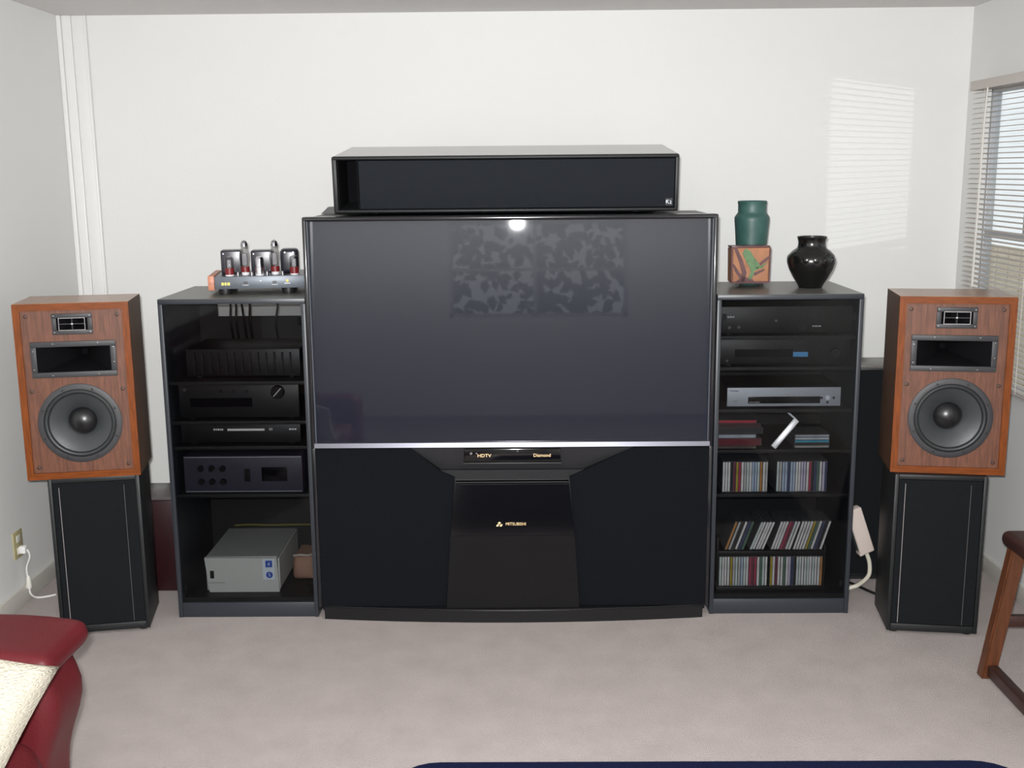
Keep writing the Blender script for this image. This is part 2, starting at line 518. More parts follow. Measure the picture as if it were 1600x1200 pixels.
# ------------------------------------------------------------------ television
TX, TY = -0.042, 4.08
tv = thing('projection_television', 'huge black rear-projection TV standing on the carpet between two glass racks', 'television', (TX, TY, 0))
HW = 0.762
B('cabinet', M['tv_case'], tv, (-HW+.004, HW-.004, 0.055, 0.48, 0.02, 1.562), (-HW+.006, HW-.006, 0.028, 0.060, 0.02, .700), bev=0.006)
bm = bmesh.new()
v0 = [bm.verts.new(p) for p in ((-HW+.03, .48, .02), (HW-.03, .48, .02), (HW-.03, .48, 1.545), (-HW+.03, .48, 1.545))]
v1 = [bm.verts.new(p) for p in ((-.45, .80, .02), (.45, .80, .02), (.42, .66, 1.40), (-.42, .66, 1.40))]
bm.faces.new(v0); bm.faces.new(v1[::-1])
for i in range(4):
    bm.faces.new((v0[i], v0[(i+1) % 4], v1[(i+1) % 4], v1[i]))
obj('rear_housing', bm, M['tv_case'], tv)
# bezel around the picture
B('bezel', M['tv_bezel'], tv, (-HW, HW, -.022, .05, 1.551, 1.567), (-HW, -HW+.016, -.022, .05, .694, 1.56), (HW-.016, HW, -.022, .05, .694, 1.56), bev=0.006, seg=3)
B('inner_bezel', M['tv_lip'], tv, (-HW+.016, -HW+.020, -.016, .05, .712, 1.551))
B('inner_bezel', M['tv_lip'], tv, (HW-.020, HW-.016, -.016, .05, .712, 1.551))
bm = bmesh.new()
prism(bm, [(0.05, .716), (-.0213, .716), (-.0235, .7155), (-.0275, .6985), (-.0255, .697), (0.05, .697)], -HW+.012, HW-.012, axis='x')
obj('lower_bezel', bm, M['tv_bar'], tv)
bm = bmesh.new()
prism(bm, [(-0.010, .71), (0.036, 1.556), (0.05, 1.556), (0.05, .71)], -HW+.018, HW-.018, axis='x')
obj('screen', bm, M['screen'], tv)
# lower front
bm = bmesh.new()
prism(bm, [(-HW+.012, .055), (-.262, .055), (-.22, .575), (-.275, .60), (-.385, .692), (-HW+.012, .692)], -0.012, .03)
obj('speaker_grille', bm, M['grille_tv'], tv)
bm = bmesh.new()
prism(bm, [(HW-.012, .055), (.262, .055), (.22, .575), (.275, .60), (.465, .692), (HW-.012, .692)], -0.012, .03)
obj('speaker_grille', bm, M['grille_tv'], tv)
bm = bmesh.new()   # console bowl: slopes back under the picture
vs = [bm.verts.new(p) for p in ((-.385, -.010, .692), (.465, -.010, .692), (.275, .022, .598), (-.275, .022, .598), (.465, .03, .692), (-.385, .03, .692), (.275, .034, .598), (-.275, .034, .598))]
for f in ((0, 1, 2, 3), (4, 5, 7, 6), (0, 3, 7, 5), (1, 4, 6, 2), (0, 5, 4, 1), (3, 2, 6, 7)):
    bm.faces.new([vs[i] for i in f])
obj('console_bowl', bm, M['tv_bowl'], tv)
bm = bmesh.new()
prism(bm, [(-.30, .601), (.30, .601), (.225, .560), (-.225, .560)], .002, .032)
obj('console_step', bm, M['tv_case'], tv)
cp = B('control_panel', M['tv_gloss'], tv, (-.182, .186, -.018, .02, .636, .690), bev=.004)
B('panel_lip', M['tv_bowl'], tv, (-.186, .190, -.022, .02, .630, .636), bev=.002)
text('lettering', 'HDTV', .018, M['gold'], cp, (-.105, -.0192, .663), sx=1.1)
text('lettering', 'Diamond', .018, M['gold'], cp, (.115, -.0192, .663))
L('power_button', M['screw'], cp, [(.005, 0), (.005, .003), (0, .003)], 12, front_at(-.155, -.018, .672))
L('indicator', M['screw'], cp, [(.003, 0), (.003, .002), (0, .002)], 10, front_at(-.135, -.018, .672))
L('indicator', M['screw'], cp, [(.003, 0), (.003, .002), (0, .002)], 10, front_at(.022, -.018, .680))
bm = bmesh.new()
prism(bm, [(-.238, .348), (.238, .348), (.217, .557), (-.217, .557)], -.028, .02)
bmesh.ops.bevel(bm, geom=[e for e in bm.edges if abs(e.verts[0].co.y-e.verts[1].co.y) < 1e-5 and e.verts[0].co.y < 0 and e.verts[0].co.z > .5 and e.verts[1].co.z > .5], offset=.008, segments=3, affect='EDGES')
dp = obj('glossy_door', bm, M['tv_gloss'], tv, smooth=True)
bm = bmesh.new()
prism(bm, [(-.260, .050), (.260, .050), (.239, .346), (-.239, .346)], -.026, .02)
obj('door_cloth_panel', bm, M['tv_cloth'], tv)
lg = text('lettering', 'MITSUBISHI', .0165, M['gold'], dp, (.013, -.0292, .394), sx=.95)
bm = bmesh.new()
for cx, cz in ((-.050, .3985), (-.0565, .389), (-.0435, .389)):
    prism(bm, [(cx, cz-.0052), (cx+.0062, cz), (cx, cz+.0052), (cx-.0062, cz)] if cz > .39 else [(cx-.006, cz-.004), (cx+.002, cz-.004), (cx+.006, cz+.004), (cx-.002, cz+.004)], -.0298, -.028)
obj('three_diamond_emblem', bm, M['gold'], dp)
bm = bmesh.new()
bow = [(-HW+.02+(2*HW-.04)*i/16, -.005-.045*(1-((i/16)*2-1)**2)) for i in range(17)]
prism(bm, bow+[(HW-.02, .45), (-HW+.02, .45)], .0, .048, axis='z')
obj('base', bm, M['tv_case'], tv, smooth=True)
bm = bmesh.new()
bow2 = [(x, y+.004) for x, y in bow]
prism(bm, bow2+[(HW-.02, .03), (-HW+.02, .03)], .048, .053, axis='z')
obj('base_ledge', bm, M['tv_bezel'], tv, smooth=True)
for sx in (-1, 1):
    B('side_post', M['tv_bezel'], tv, (sx*(HW-.006)-.006, sx*(HW-.006)+.006, -.014, .03, .05, .694), bev=.003)

# ------------------------------------------------------------------ centre speaker on the television
blk = thing('support_block', 'low grey slanted block wedged under the raised back of the centre speaker', 'block', (-0.06, 4.50, 1.5625))
bm = bmesh.new()
prism(bm, [(-.745, 0), (.60, 0), (.575, .028), (-.715, .028)], -.035, .035)
obj('block_body', bm, M['case_top'], blk)
B('foam_pad', M['rubber'], blk, (-.65, .52, -.03, .03, .028, .030))
cs = thing('centre_speaker', 'long low black centre speaker tilted forward on top of the TV', 'speaker', (-0.059, 4.24, 1.572), rot=(R(-5.2)*-1, 0, 0))
cw, ch, cd = .655, .213, .50
bm = bmesh.new()
# open-fronted port at one end: shell from walls
box(bm, -cw, cw, 0, cd, 0, .014, .006, 3); box(bm, -cw, cw, 0, cd, ch-.014, ch, .006, 3)
box(bm, -cw, -cw+.018, 0.002, cd, .006, ch-.006, .004); box(bm, cw-.014, cw, 0.002, cd, .006, ch-.006, .004)
box(bm, -cw+.01, cw-.01, cd-.02, cd-.004, .008, ch-.008)
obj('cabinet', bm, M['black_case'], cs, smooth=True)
B('cabinet_top', M['long_top_sheen'], cs, (-cw+.008, cw-.008, .010, cd-.008, ch-.0005, ch+.0012))
B('port_throat', M['throat'], cs, (-cw+.018, -cw+.022, .02, .24, .014, ch-.014), (-cw+.018, -cw+.098, .24, .25, .014, ch-.014), (-cw+.092, -cw+.098, .01, .24, .014, ch-.014))
gr = B('grille', M['grille_long'], cs, (-cw+.100, cw-.016, .004, .020, .016, ch-.016), bev=.003)
# badge: two figures on a small silvery square
bd = B('badge', M['comp'], cs, (cw-.048, cw-.022, .001, .004, .022, .048))
text('badge_figure', 'K', .020, M['sticker'], bd, (cw-.041, .0, .035), .0006)
text('badge_figure', '2', .016, M['sticker'], bd, (cw-.029, .0, .033), .0006)
# two shallow driver rings pressing through the cloth
for cx in (-.02, .16):
    bm = bmesh.new(); lathe(bm, [(.066, 0), (.066, .0016), (.058, .0016), (.058, 0)], 32, front_at(cx, .0045, .105))
    obj('driver_ring', bm, M['grille_long'], gr, smooth=True)
for x in (-.5, .5):
    L('foot', M['rubber'], cs, [(.018, -.006), (.018, .001), (0, .001)], 16, Matrix.Translation((x, .06, 0)))

# ------------------------------------------------------------------ wooden speakers and their black stands
def flare(bm, x0, x1, z0, z1, y0, ix, iz, y1, cx, cz):
    """four-sided horn mouth from the rim rectangle (at y0) to a smaller throat (at y1) in curved steps"""
    n = 6
    rings = []
    for i in range(n+1):
        t = i/n
        s = (1-t)**1.6
        hx = ix+((x1-x0)/2-ix)*s
        hz = iz+((z1-z0)/2-iz)*s
        y = y0+(y1-y0)*t
        rings.append([bm.verts.new((cx+a*hx, y, cz+b*hz)) for a, b in ((-1, -1), (1, -1), (1, 1), (-1, 1))])
    for a, b in zip(rings, rings[1:]):
        for k in range(4):
            bm.faces.new((a[k], a[(k+1) % 4], b[(k+1) % 4], b[k]))
    bm.faces.new(rings[-1])

def frame_boxes(x0, x1, z0, z1, w_, y0, y1):
    return [(x0, x1, y0, y1, z0, z0+w_), (x0, x1, y0, y1, z1-w_, z1), (x0, x0+w_, y0, y1, z0+w_, z1-w_), (x1-w_, x1, y0, y1, z0+w_, z1-w_)]

def make_speaker(label, loc, rz):
    s = thing('wooden_speaker', label, 'speaker', loc, rz, 'wooden three-way speakers')
    hw, h, d = .200, .650, .27
    bm = bmesh.new()
    box(bm, -hw, -hw+.02, .012, d, 0, h); box(bm, hw-.02, hw, .012, d, 0, h); box(bm, -hw+.02, hw-.02, d-.02, d, .001, h-.001)
    box(bm, -hw+.02, hw-.02, .012, d-.02, .001, .02)
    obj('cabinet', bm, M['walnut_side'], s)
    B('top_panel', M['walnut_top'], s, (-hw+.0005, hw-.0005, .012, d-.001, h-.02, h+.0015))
    e = .024
    for sx in (-1, 1):      # mitred front edge
        bm = bmesh.new()
        prism(bm, [(sx*hw, 0), (sx*(hw-e), e), (sx*(hw-e), h-e), (sx*hw, h)], 0, .012)
        obj('edge_strip', bm, M['cherry'], s)
    for z0, z1 in ((0, e), (h, h-e)):
        bm = bmesh.new()
        prism(bm, [(-hw, z0), (hw, z0), (hw-e, z1), (-hw+e, z1)], 0, .012)
        obj('edge_strip', bm, M['cherry_top'], s)
    # baffle with openings for the three drivers
    bx, b0, b1 = hw-e, e, h-e
    wx, wz, wr = .0, .207, .138
    tx, tz, th, tv_ = .0, .575, .070, .038     # tweeter centre, half sizes
    mx_, mz_, mh, mv = -.003, .446, .148, .066
    bm = bmesh.new()
    y0, y1 = .010, .022
    wt = wz+wr+.02; wb = b0
    box(bm, -bx, bx, y0, y1, tz+tv_-.006, b1)
    box(bm, -bx, tx-th+.006, y0, y1, tz-tv_+.006, tz+tv_-.006); box(bm, tx+th-.006, bx, y0, y1, tz-tv_+.006, tz+tv_-.006)
    box(bm, -bx, bx, y0, y1, mz_+mv-.006, tz-tv_+.006)
    box(bm, -bx, mx_-mh+.006, y0, y1, mz_-mv+.006, mz_+mv-.006); box(bm, mx_+mh-.006, bx, y0, y1, mz_-mv+.006, mz_+mv-.006)
    box(bm, -bx, bx, y0, y1, wt, mz_-mv+.006)
    n = 48
    inner = [bm.verts.new((wx+wr*math.cos(2*math.pi*i/n), y0, wz+wr*math.sin(2*math.pi*i/n))) for i in range(n)]
    outer = []
    for i in range(n):
        a = 2*math.pi*i/n
        c_, s_ = math.cos(a), math.sin(a)
        t = min((bx/abs(c_)) if abs(c_) > 1e-6 else 9, ((wt-wz)/s_ if s_ > 1e-6 else 9), ((wz-wb)/-s_ if s_ < -1e-6 else 9))
        outer.append(bm.verts.new((wx+t*c_, y0, wz+t*s_)))
    for i in range(n):
        bm.faces.new((inner[i], inner[(i+1) % n], outer[(i+1) % n], outer[i]))
    cs_ = [bm.verts.new((a, y0, b)) for a, b in ((-bx, wt), (bx, wt), (bx, wb), (-bx, wb))]
    for cv in cs_:
        near = sorted(range(n), key=lambda i: (outer[i].co-cv.co).length)[:2]
        i, j = sorted(near)
        if (j-i) == 1:
            bm.faces.new((outer[i], outer[j], cv))
    obj('baffle', bm, M['walnut'], s)
    # tweeter horn
    t = B('tweeter_horn', M['horn'], s, *frame_boxes(tx-th, tx+th, tz-tv_, tz+tv_, .016, .004, .012), bev=.0015)
    bm = bmesh.new(); flare(bm, tx-th+.016, tx+th-.016, tz-tv_+.010, tz+tv_-.010, .010, .008, .010, .07, tx, tz); obj('horn_mouth', bm, M['throat'], t)
    B('chrome_surround', M['chrome'], t, *frame_boxes(tx-.046, tx+.046, tz-.023, tz+.023, .0022, .0025, .0045))
    B('vane', M['horn'], t, (tx-.044, tx+.044, .006, .03, tz-.0012, tz+.0012), (tx-.0012, tx+.0012, .006, .03, tz-.021, tz+.021))
    L('phase_plug', M['chrome'], t, [(.007, 0), (.006, .005), (.003, .008), (0, .009)], 14, front_at(tx, .012, tz))
    for a, b in ((-1, -1), (1, 1), (1, -1), (-1, 1)):
        L('screw', M['screw'], t, [(.003, 0), (.0025, .0015), (0, .002)], 10, front_at(tx+a*(th-.008), .004, tz+b*(tv_-.008)))
    # midrange horn
    mh_ = B('midrange_horn', M['horn'], s, *frame_boxes(mx_-mh, mx_+mh, mz_-mv, mz_+mv, .020, .003, .013), bev=.002)
    bm = bmesh.new(); flare(bm, mx_-mh+.020, mx_+mh-.020, mz_-mv+.014, mz_+mv-.014, .011, .010, .012, .20, mx_, mz_); obj('horn_mouth', bm, M['throat'], mh_, smooth=True)
    for a, b in ((-1, .55), (-1, -.6), (1, .7), (1, -.25), (-.5, 1), (.62, 1), (-.55, -1), (.6, -1)):
        L('screw', M['screw'], mh_, [(.0032, 0), (.0026, .0015), (0, .002)], 10, front_at(mx_+a*(mh-.009), .003, mz_+b*(mv-.008)))
    # woofer
    wf = L('woofer', M['horn'], s, [(.148, 0), (.148, .004), (.142, .007), (.128, .007), (.126, .003), (.126, -.004)], 56, front_at(wx, .010, wz))
    L('surround', M['surround'], wf, [(.127, .002), (.124, .007), (.119, .009), (.114, .007), (.111, .001), (.109, -.003)], 56, front_at(wx, .010, wz))
    L('cone', M['cone'], wf, [(.1105, -.002), (.095, -.009), (.075, -.021), (.055, -.037), (.040, -.050)], 56, front_at(wx, .010, wz))
    L('dust_cap', M['cap'], wf, [(.051, -.040), (.047, -.029), (.038, -.019), (.024, -.011), (.010, -.0075), (0, -.007)], 40, front_at(wx, .010, wz))
    for i in range(8):
        a = 2*math.pi*(i+.5)/8
        L('bolt', M['rubber'], wf, [(.0042, 0), (.0042, .003), (0, .0035)], 8, front_at(wx+.136*math.cos(a), .003, wz+.136*math.sin(a)))
    for sx in (-1, 1):
        for zz in (.605, .330, .045):
            L('grille_socket', M['socket'], s, [(.0075, 0), (.0075, .0025), (.0045, .003), (.004, -.004), (0, -.004)], 14, front_at(sx*.158, .010, zz))
    return s

STH = .622
sp1 = make_speaker('wooden speaker on black stand beside the wall with the outlet', (-1.627, 3.932, STH), R(10.2))
sp2 = copy_tree(sp1)
sp2.location = (1.556, 3.917, STH); sp2.rotation_euler = (0, 0, R(-8.9))
sp2['label'] = 'wooden speaker on black stand in front of the window blinds'

def make_stand(label, loc, rz, hw):
    s = thing('speaker_stand', label, 'speaker', loc, rz, 'black speakers serving as stands')
    h, d = STH-.001, .25
    B('cabinet', M['black_case'], s, (-hw, hw, .012, d, .012, h), bev=.004)
    B('front_rim', M['black_case'], s, (-hw, -hw+.014, 0, .012, .012, h), (hw-.014, hw, 0, .012, .012, h), (-hw+.014, hw-.014, 0, .012, h-.018, h), (-hw+.014, hw-.014, 0, .012, .012, .040), bev=.002)
    B('grille', M['grille'], s, (-hw+.016, hw-.016, .003, .012, .042, h-.020))
    B('trim_strip', M['strip_bright'], s, (-hw+.037, -hw+.0392, .0005, .004, .045, h-.035))
    B('trim_strip', M['strip_dim'], s, (hw-.058, hw-.0560, .0005, .004, .045, h-.035))
    for sx in (-1, 1):
        for y in (.035, d-.035):
            L('foot', M['rubber'], s, [(.016, 0), (.018, .013), (0, .013)], 14, Matrix.Translation((sx*(hw-.03), y, 0)))
    return s
st1 = make_stand('black upright speaker used as stand near the red sofa', (-1.600, 3.944, 0), R(10.5), .163)
st2 = copy_tree(st1)
st2.location = (1.530, 3.895, 0); st2.rotation_euler = (0, 0, R(-7.5))
st2['label'] = 'black upright speaker used as stand near the wooden chair'

# boxes behind the speakers
s = thing('subwoofer', 'low dark maroon speaker box on the carpet behind the outlet-side speaker', 'speaker', (-1.59, 4.37, 0))
B('cabinet', M['maroon'], s, (-.19, .19, .01, .235, 0, .400), bev=.003)
B('top_panel', M['maroon_top'], s, (-.19, .19, 0, .235, .400, .408), bev=.002)
B('front_panel', M['maroon'], s, (-.185, .185, 0, .01, .006, .398), bev=.002)
s = thing('tall_floor_speaker', 'tall black box speaker half hidden behind the window-side wooden speaker', 'speaker', (1.545, 4.46, 0))
B('cabinet', M['black_case'], s, (-.175, .175, .012, .20, .012, .918), bev=.004)
B('top_panel', M['grey_top'], s, (-.175, .175, 0, .20, .918, .930), bev=.002)
B('front_grille', M['grille'], s, (-.165, .165, 0, .012, .03, .910), bev=.003)
B('plinth', M['rubber'], s, (-.165, .165, .015, .19, 0, .012))

# ------------------------------------------------------------------ equipment racks
def make_rack(label, x0, x1, y0, open_back, shelves):
    """cabinet with smoked glass door; shelves: list of shelf top heights"""
    cx = (x0+x1)/2; hw = (x1-x0)/2; d = .48; h = 1.266
    r = thing('equipment_rack', label, 'cabinet', (cx, y0, 0), 0, 'glass-fronted equipment racks')
    for sx in (-1, 1):
        a, b = sorted((sx*hw, sx*(hw-.016)))
        B('side_panel', M['cab'], r, (a, b, 0, d, 0, h-.020), bev=.0015)
    B('top_panel', M['cab'], r, (-hw, hw, 0, d, h-.020, h-.001), bev=.0015)
    B('top_surface', M['cab_top_sheen'], r, (-hw+.002, hw-.002, .003, d-.002, h-.0012, h))
    B('plinth', M['cab'], r, (-hw+.016, hw-.016, .004, .022, 0, .060), bev=.001)
    B('bottom_panel', M['cab_in'], r, (-hw+.016, hw-.016, .022, d-.012, .060, .076))
    if open_back:
        B('back_panel', M['cab_in'], r, (-hw+.016, hw-.016, d-.012, d-.006, .06, 1.140), (-hw+.016, -hw+.095, d-.012, d-.006, 1.140, h-.02), (hw-.030, hw-.016, d-.012, d-.006, 1.140, h-.02))
    else:
        B('back_panel', M['cab_in'], r, (-hw+.016, hw-.016, d-.012, d-.006, .06, h-.02))
    for z in shelves:
        B('shelf', M['cab_in'], r, (-hw+.016, hw-.016, .030, d-.012, z-.014, z), bev=.001)
    dr = B('glass_door', M['smoke'], r, (-hw+.018, hw-.018, .008, .012, .064, h-.023))
    for z in (.12, 1.18):
        for sx in (-1, 1):
            B('hinge', M['knob'], dr, (sx*(hw-.03)-.006, sx*(hw-.03)+.006, .012, .020, z-.012, z+.012))
    return r
LX0, LX1, RX0, RX1 = -1.366, -.812, .732, 1.279
make_rack('dark glass-door rack with the tube amplifier on its top', LX0, LX1, 4.095, True, [.945, .790, .690, .497])
make_rack('dark glass-door rack filled with CDs and the vases on top', RX0, RX1, 4.105, False, [1.105, .985, .820, .660, .483])

YC = 4.150     # front plane of the components
def comp(name, label, x0, x1, z0, z1, d, mt, y=YC, cat='stereo component', feet=True, face=None):
    t = thing(name, label, cat, ((x0+x1)/2, y, z0))
    hw = (x1-x0)/2; h = z1-z0; f = .008 if feet else 0
    B('case', mt if face is None else M['comp'], t, (-hw+.002, hw-.002, .010, d, f, h-.001), bev=.0015)
    fp = B('faceplate', face or mt, t, (-hw, hw, 0, .010, f, h), bev=.0015)
    if feet:
        for sx in (-1, 1):
            for yy_ in (.03, d-.03):
                L('foot', M['rubber'], t, [(.014, 0), (.014, f+.001), (0, f+.001)], 12, Matrix.Translation((sx*(hw-.04), yy_, 0)))
    return t, fp, hw, h
def knob(parent, x, z, r=.012, l=.012, mt='knob', y=0, name='knob'):
    return L(name, M[mt], parent, [(r, -.001), (r, l*.8), (r*.9, l), (0, l)], 24, front_at(x, y, z))

# --- rack beside the outlet wall
t, fp, hw, h = comp('power_amplifier', 'dark ribbed amplifier on the top shelf behind smoked glass', -1.30, -.86, .946, 1.06, .28, M['comp'], y=4.19)
for i in range(13):
    B('heat_fin', M['comp'], t, (-hw+.03+i*.031, -hw+.036+i*.031, -.012, 0, .02, h-.012))
knob(fp, hw-.035, .088, .004, .004, 'screw', name='indicator')
t, fp, hw, h = comp('receiver', 'black receiver with a big volume knob behind smoked glass', -1.325, -.862, .791, .929, .36, M['comp'])
k1 = knob(fp, .152, .109, .026, .018)
bm = bmesh.new(); box(bm, -.0016, .0016, -.0005, 0, -.022, .022, mtx=Matrix.Translation((.152, -.0183, .109)) @ Matrix.Rotation(R(42), 4, 'Y')); obj('pointer', bm, M['tubesock'], k1)
knob(fp, -.205, .120, .008, .012, 'screw', name='power_button')
for i in range(3):
    knob(fp, -.07+i*.05, .11, .007, .006, 'comp', name='button')
B('display', M['darkglass'], fp, (-.19, .05, -.001, .0, .05, .085))
t, fp, hw, h = comp('tape_deck', 'black deck with a long pale strip of print behind smoked glass', -1.325, -.862, .691, .774, .30, M['comp'])
B('print_strip', M['grayprint'], fp, (-.052, .092, -.0008, .0004, .055, .063))
for q in ((-0.1060, -0.1000, -.0006, .0002, 0.0565, 0.0635), (-0.0975, -0.0925, -.0006, .0002, 0.0565, 0.0635), (-0.0900, -0.0830, -.0006, .0002, 0.0565, 0.0635), (-0.0805, -0.0765, -.0006, .0002, 0.0565, 0.0635), (-0.0740, -0.0690, -.0006, .0002, 0.0565, 0.0635),):
    B('printed_mark', M['grayprint'], fp, q)
text('lettering', '00', .014, M['grayprint'], fp, (.117, -.0006, .060))
for q in ((0.1880, 0.1970, -.0006, .0002, 0.0570, 0.0630), (0.1995, 0.2055, -.0006, .0002, 0.0570, 0.0630), (0.2080, 0.2160, -.0006, .0002, 0.0570, 0.0630),):
    B('printed_mark', M['grayprint'], fp, q)
t, fp, hw, h = comp('preamplifier', 'slate-coloured crossover panel with six knobs behind smoked glass', -1.325, -.862, .498, .645, .25, M['comp_blue'], feet=False)
for i in range(3):
    for zz in (.098, .045):
        knob(fp, -.165+i*.043, zz, .012, .014)
bm = bmesh.new(); box(bm, .005, .027, -.006, .001, .045, .095, .001); obj('rocker_switch', bm, M['knob'], fp)
B('display', M['darkglass'], fp, (.072, .172, -.002, .001, .045, .102), bev=.001)
B('edge_rule', M['silver'], fp, (-hw+.004, hw-.004, -.001, 0, h-.006, h-.004), (-hw+.004, hw-.004, -.001, 0, .003, .005), label='thin pale rule along the panel edges')
# computer box on the bottom
t = thing('desktop_computer', 'light grey desktop computer case with blue and white stickers', 'computer', (-1.127, 4.170, .0765))
bm = bmesh.new(); prism(bm, [(-.146, .004), (.146, .004), (.141, .142), (-.146, .142)], .012, .376); obj('case', bm, M['beige_dark'], t)
bm = bmesh.new()
prism(bm, [(-.134, 0), (.147, 0), (.141, .142), (-.148, .144)], 0, .014)
f = obj('front_panel', bm, M['beige'], t)
B('lid_lip', M['beige'], t, (-.146, .141, .012, .020, .1415, .1445), bev=.001)
bm = bmesh.new(); prism(bm, [(.012, .01), (.376, .01), (.376, .138), (.012, .138)], .1435, .149, axis='x'); obj('side_panel', bm, M['beige'], t)
st = B('sticker', M['sticker'], f, (.084, .131, -.0008, .0004, .052, .138))
B('sticker_square', M['sticker_blue'], st, (.096, .123, -.0014, -.0006, .104, .132))
text('lettering', 'd', .020, M['sticker'], st, (.109, -.0018, .118))
L('sticker_disc', M['sticker_blue'], st, [(.0135, 0), (.0135, .0007), (0, .0007)], 20, front_at(.110, -.0007, .072))
text('lettering', 'S', .020, M['sticker'], st, (.110, -.0018, .072))
B('drive_latch', M['comp'], f, (-.128, -.112, -.002, .001, .058, .090), bev=.001)
B('front_groove', M['beige_dark'], f, (-.138, -.070, -.0006, .0004, .038, .042))
t = thing('paper_bag', 'crumpled brown paper bag beside the desktop computer case', 'bag', (-.905, 4.30, .0765))
bm = bmesh.new(); box(bm, -.045, .045, 0, .16, 0, .10, .02, 3)
for v in bm.verts:
    v.co += Vector((random.uniform(-.006, .006), random.uniform(-.006, .006), random.uniform(-.004, .004) if v.co.z > .01 else 0))
obj('bag_body', bm, M['brown_bag'], t, smooth=True)
bm = bmesh.new(); tube(bm, smooth_path([(-.04, .0, .105), (-.01, -.01, .112), (.02, .0, .106), (.045, .02, .11)]), .005, 6); obj('rolled_top', bm, M['ivory'], t, smooth=True)
for i, x in enumerate((-1.199, -1.176, -1.158, -1.119, -1.0)):
    bm = bmesh.new()
    lean = (0, .0, .015, 0, -.012)[i]
    tube(bm, smooth_path([(x, 4.50, 1.245), (x+lean*.4, 4.50, 1.19), (x+lean, 4.49, 1.12), (x+lean, 4.54, 1.0), (x+lean, 4.55, .96)]), .0045 if i != 3 else .0055, 8)
    lab = ['black cable by the rack top gap, closest to the outlet wall', 'thin black cable second in line in the rack top gap', 'slanting black cable beside another in the rack top gap',
           'thickest black cable in the middle of the rack top gap', 'lone black cable in the rack top gap nearest the television'][i]
    tag(obj('signal_cable', bm, M['cable'], smooth=True), lab, 'cable', 'cables hanging behind the rack')
bm = bmesh.new(); tube(bm, smooth_path([(-1.25, 4.553, .230), (-1.18, 4.550, .234), (-1.10, 4.552, .231), (-.98, 4.550, .233), (-.88, 4.553, .231)]), .004, 6)
tag(obj('yellow_cable', bm, M['dull_yellow'], smooth=True), 'yellow cable running behind the desktop computer case', 'cable')

# --- rack nearer the window
t, fp, hw, h = comp('tuner', 'black tuner with tiny white markings, topmost in the CD rack', .752, 1.25, 1.106, 1.215, .33, M['comp'])
for q in ((-0.2220, -0.2150, -.0006, .0002, 0.0670, 0.0730), (-0.2125, -0.2045, -.0006, .0002, 0.0670, 0.0730), (-0.2020, -0.1960, -.0006, .0002, 0.0670, 0.0730),):
    B('printed_mark', M['whiteprint'], fp, q)
knob(fp, -hw+.035, .030, .006, .006, 'screw', name='power_button'); knob(fp, -hw+.070, .031, .006, .006, 'screw', name='button')
knob(fp, -.038, .055, .005, .005, 'screw', name='indicator')
for q in ((0.1000, 0.1060, -.0006, .0002, 0.0305, 0.0355), (0.1085, 0.1205, -.0006, .0002, 0.0305, 0.0355), (0.1230, 0.1330, -.0006, .0002, 0.0305, 0.0355),):
    B('printed_mark', M['whiteprint'], fp, q)
knob(fp, .062, .030, .012, .012)
t, fp, hw, h = comp('cable_box', 'black set-top box with a small blue lit display', .752, 1.25, .986, 1.090, .33, M['comp'])
B('display', M['darkglass'], fp, (-.19, .03, -.001, .0, .035, .065))
B('lit_display', M['led_blue'], fp, (.032, .088, -.0012, .0004, .036, .054))
knob(fp, .19, .050, .020, .014); knob(fp, -hw+.03, .022, .005, .005, 'screw', name='button')
t, fp, hw, h = comp('dvd_player', 'slim silver disc player with a dark tray window', .787, 1.222, .821, .902, .27, M['silver'], face=M['silver'])
B('display', M['darkglass'], fp, (-hw+.080, hw-.078, -.001, .0006, .019, .046), bev=.0005)
text('lettering', 'TOSHIBA', .009, M['knob'], fp, (-hw+.025, -.0006, .069))
text('lettering', 'DVD VIDEO', .008, M['whiteprint'], fp, (-hw+.105, -.0016, .024))
kn = knob(fp, hw-.050, .040, .009, .004, 'sticker', name='play_button')
for a, b in ((-.018, .0), (.018, .0), (0, -.017)):
    knob(fp, hw-.050+a*1.3, .040+b, .005, .003, 'comp_blue', name='button')
for i in range(4):
    knob(fp, hw-.095-i*.022, .038, .003, .002, 'comp', name='button')
B('power_button', M['winframe'], fp, (-hw+.022, -hw+.040, -.002, 0, .026, .034), bev=.0008)

# flat stacks on the fourth shelf
CW, CHH, CT = .142, .124, .0102
cmat = {}
def case_mat(col):
    key = tuple(round(c, 2) for c in col)
    if key not in cmat:
        cmat[key] = mat('case_spine_%d' % len(cmat), col, .45, noise=(60, .25, (1, 1, .3)))
    return cmat[key]
PROTO = {}
def make_case(col, w_=CW, th=CT, hh=CHH, key='cd'):
    """a disc case standing upright: spine to the front (-y), thickness along x. root mesh = tray, child = spine card"""
    k = (key, tuple(round(c, 2) for c in col), w_, th, hh)
    if k not in PROTO:
        bm = bmesh.new(); box(bm, -th/2+.0003, th/2-.0003, .001, w_, 0, hh)
        a = bpy.data.meshes.new('cd_case'); bm.to_mesh(a); bm.free(); a.materials.append(M['clearplastic'])
        bm = bmesh.new(); box(bm, -th/2+.0016, th/2-.0010, 0, .0012, .003, hh-.003)
        b = bpy.data.meshes.new('spine_card'); bm.to_mesh(b); bm.free(); b.materials.append(case_mat(col))
        PROTO[k] = (a, b)
    return PROTO[k]
def place_case(col, label, group, loc, rot=(0, 0, 0), name='cd_case', cat='cd case', **kw):
    a, b = make_case(col, **kw)
    o = bpy.data.objects.new(name, a); COL.objects.link(o)
    o.location = loc; o.rotation_euler = rot
    tag(o, label, cat, group)
    c = bpy.data.objects.new('spine_card', b); COL.objects.link(c); c.parent = o
    return o
ZS = .6605
flat = (0, R(90), 0)
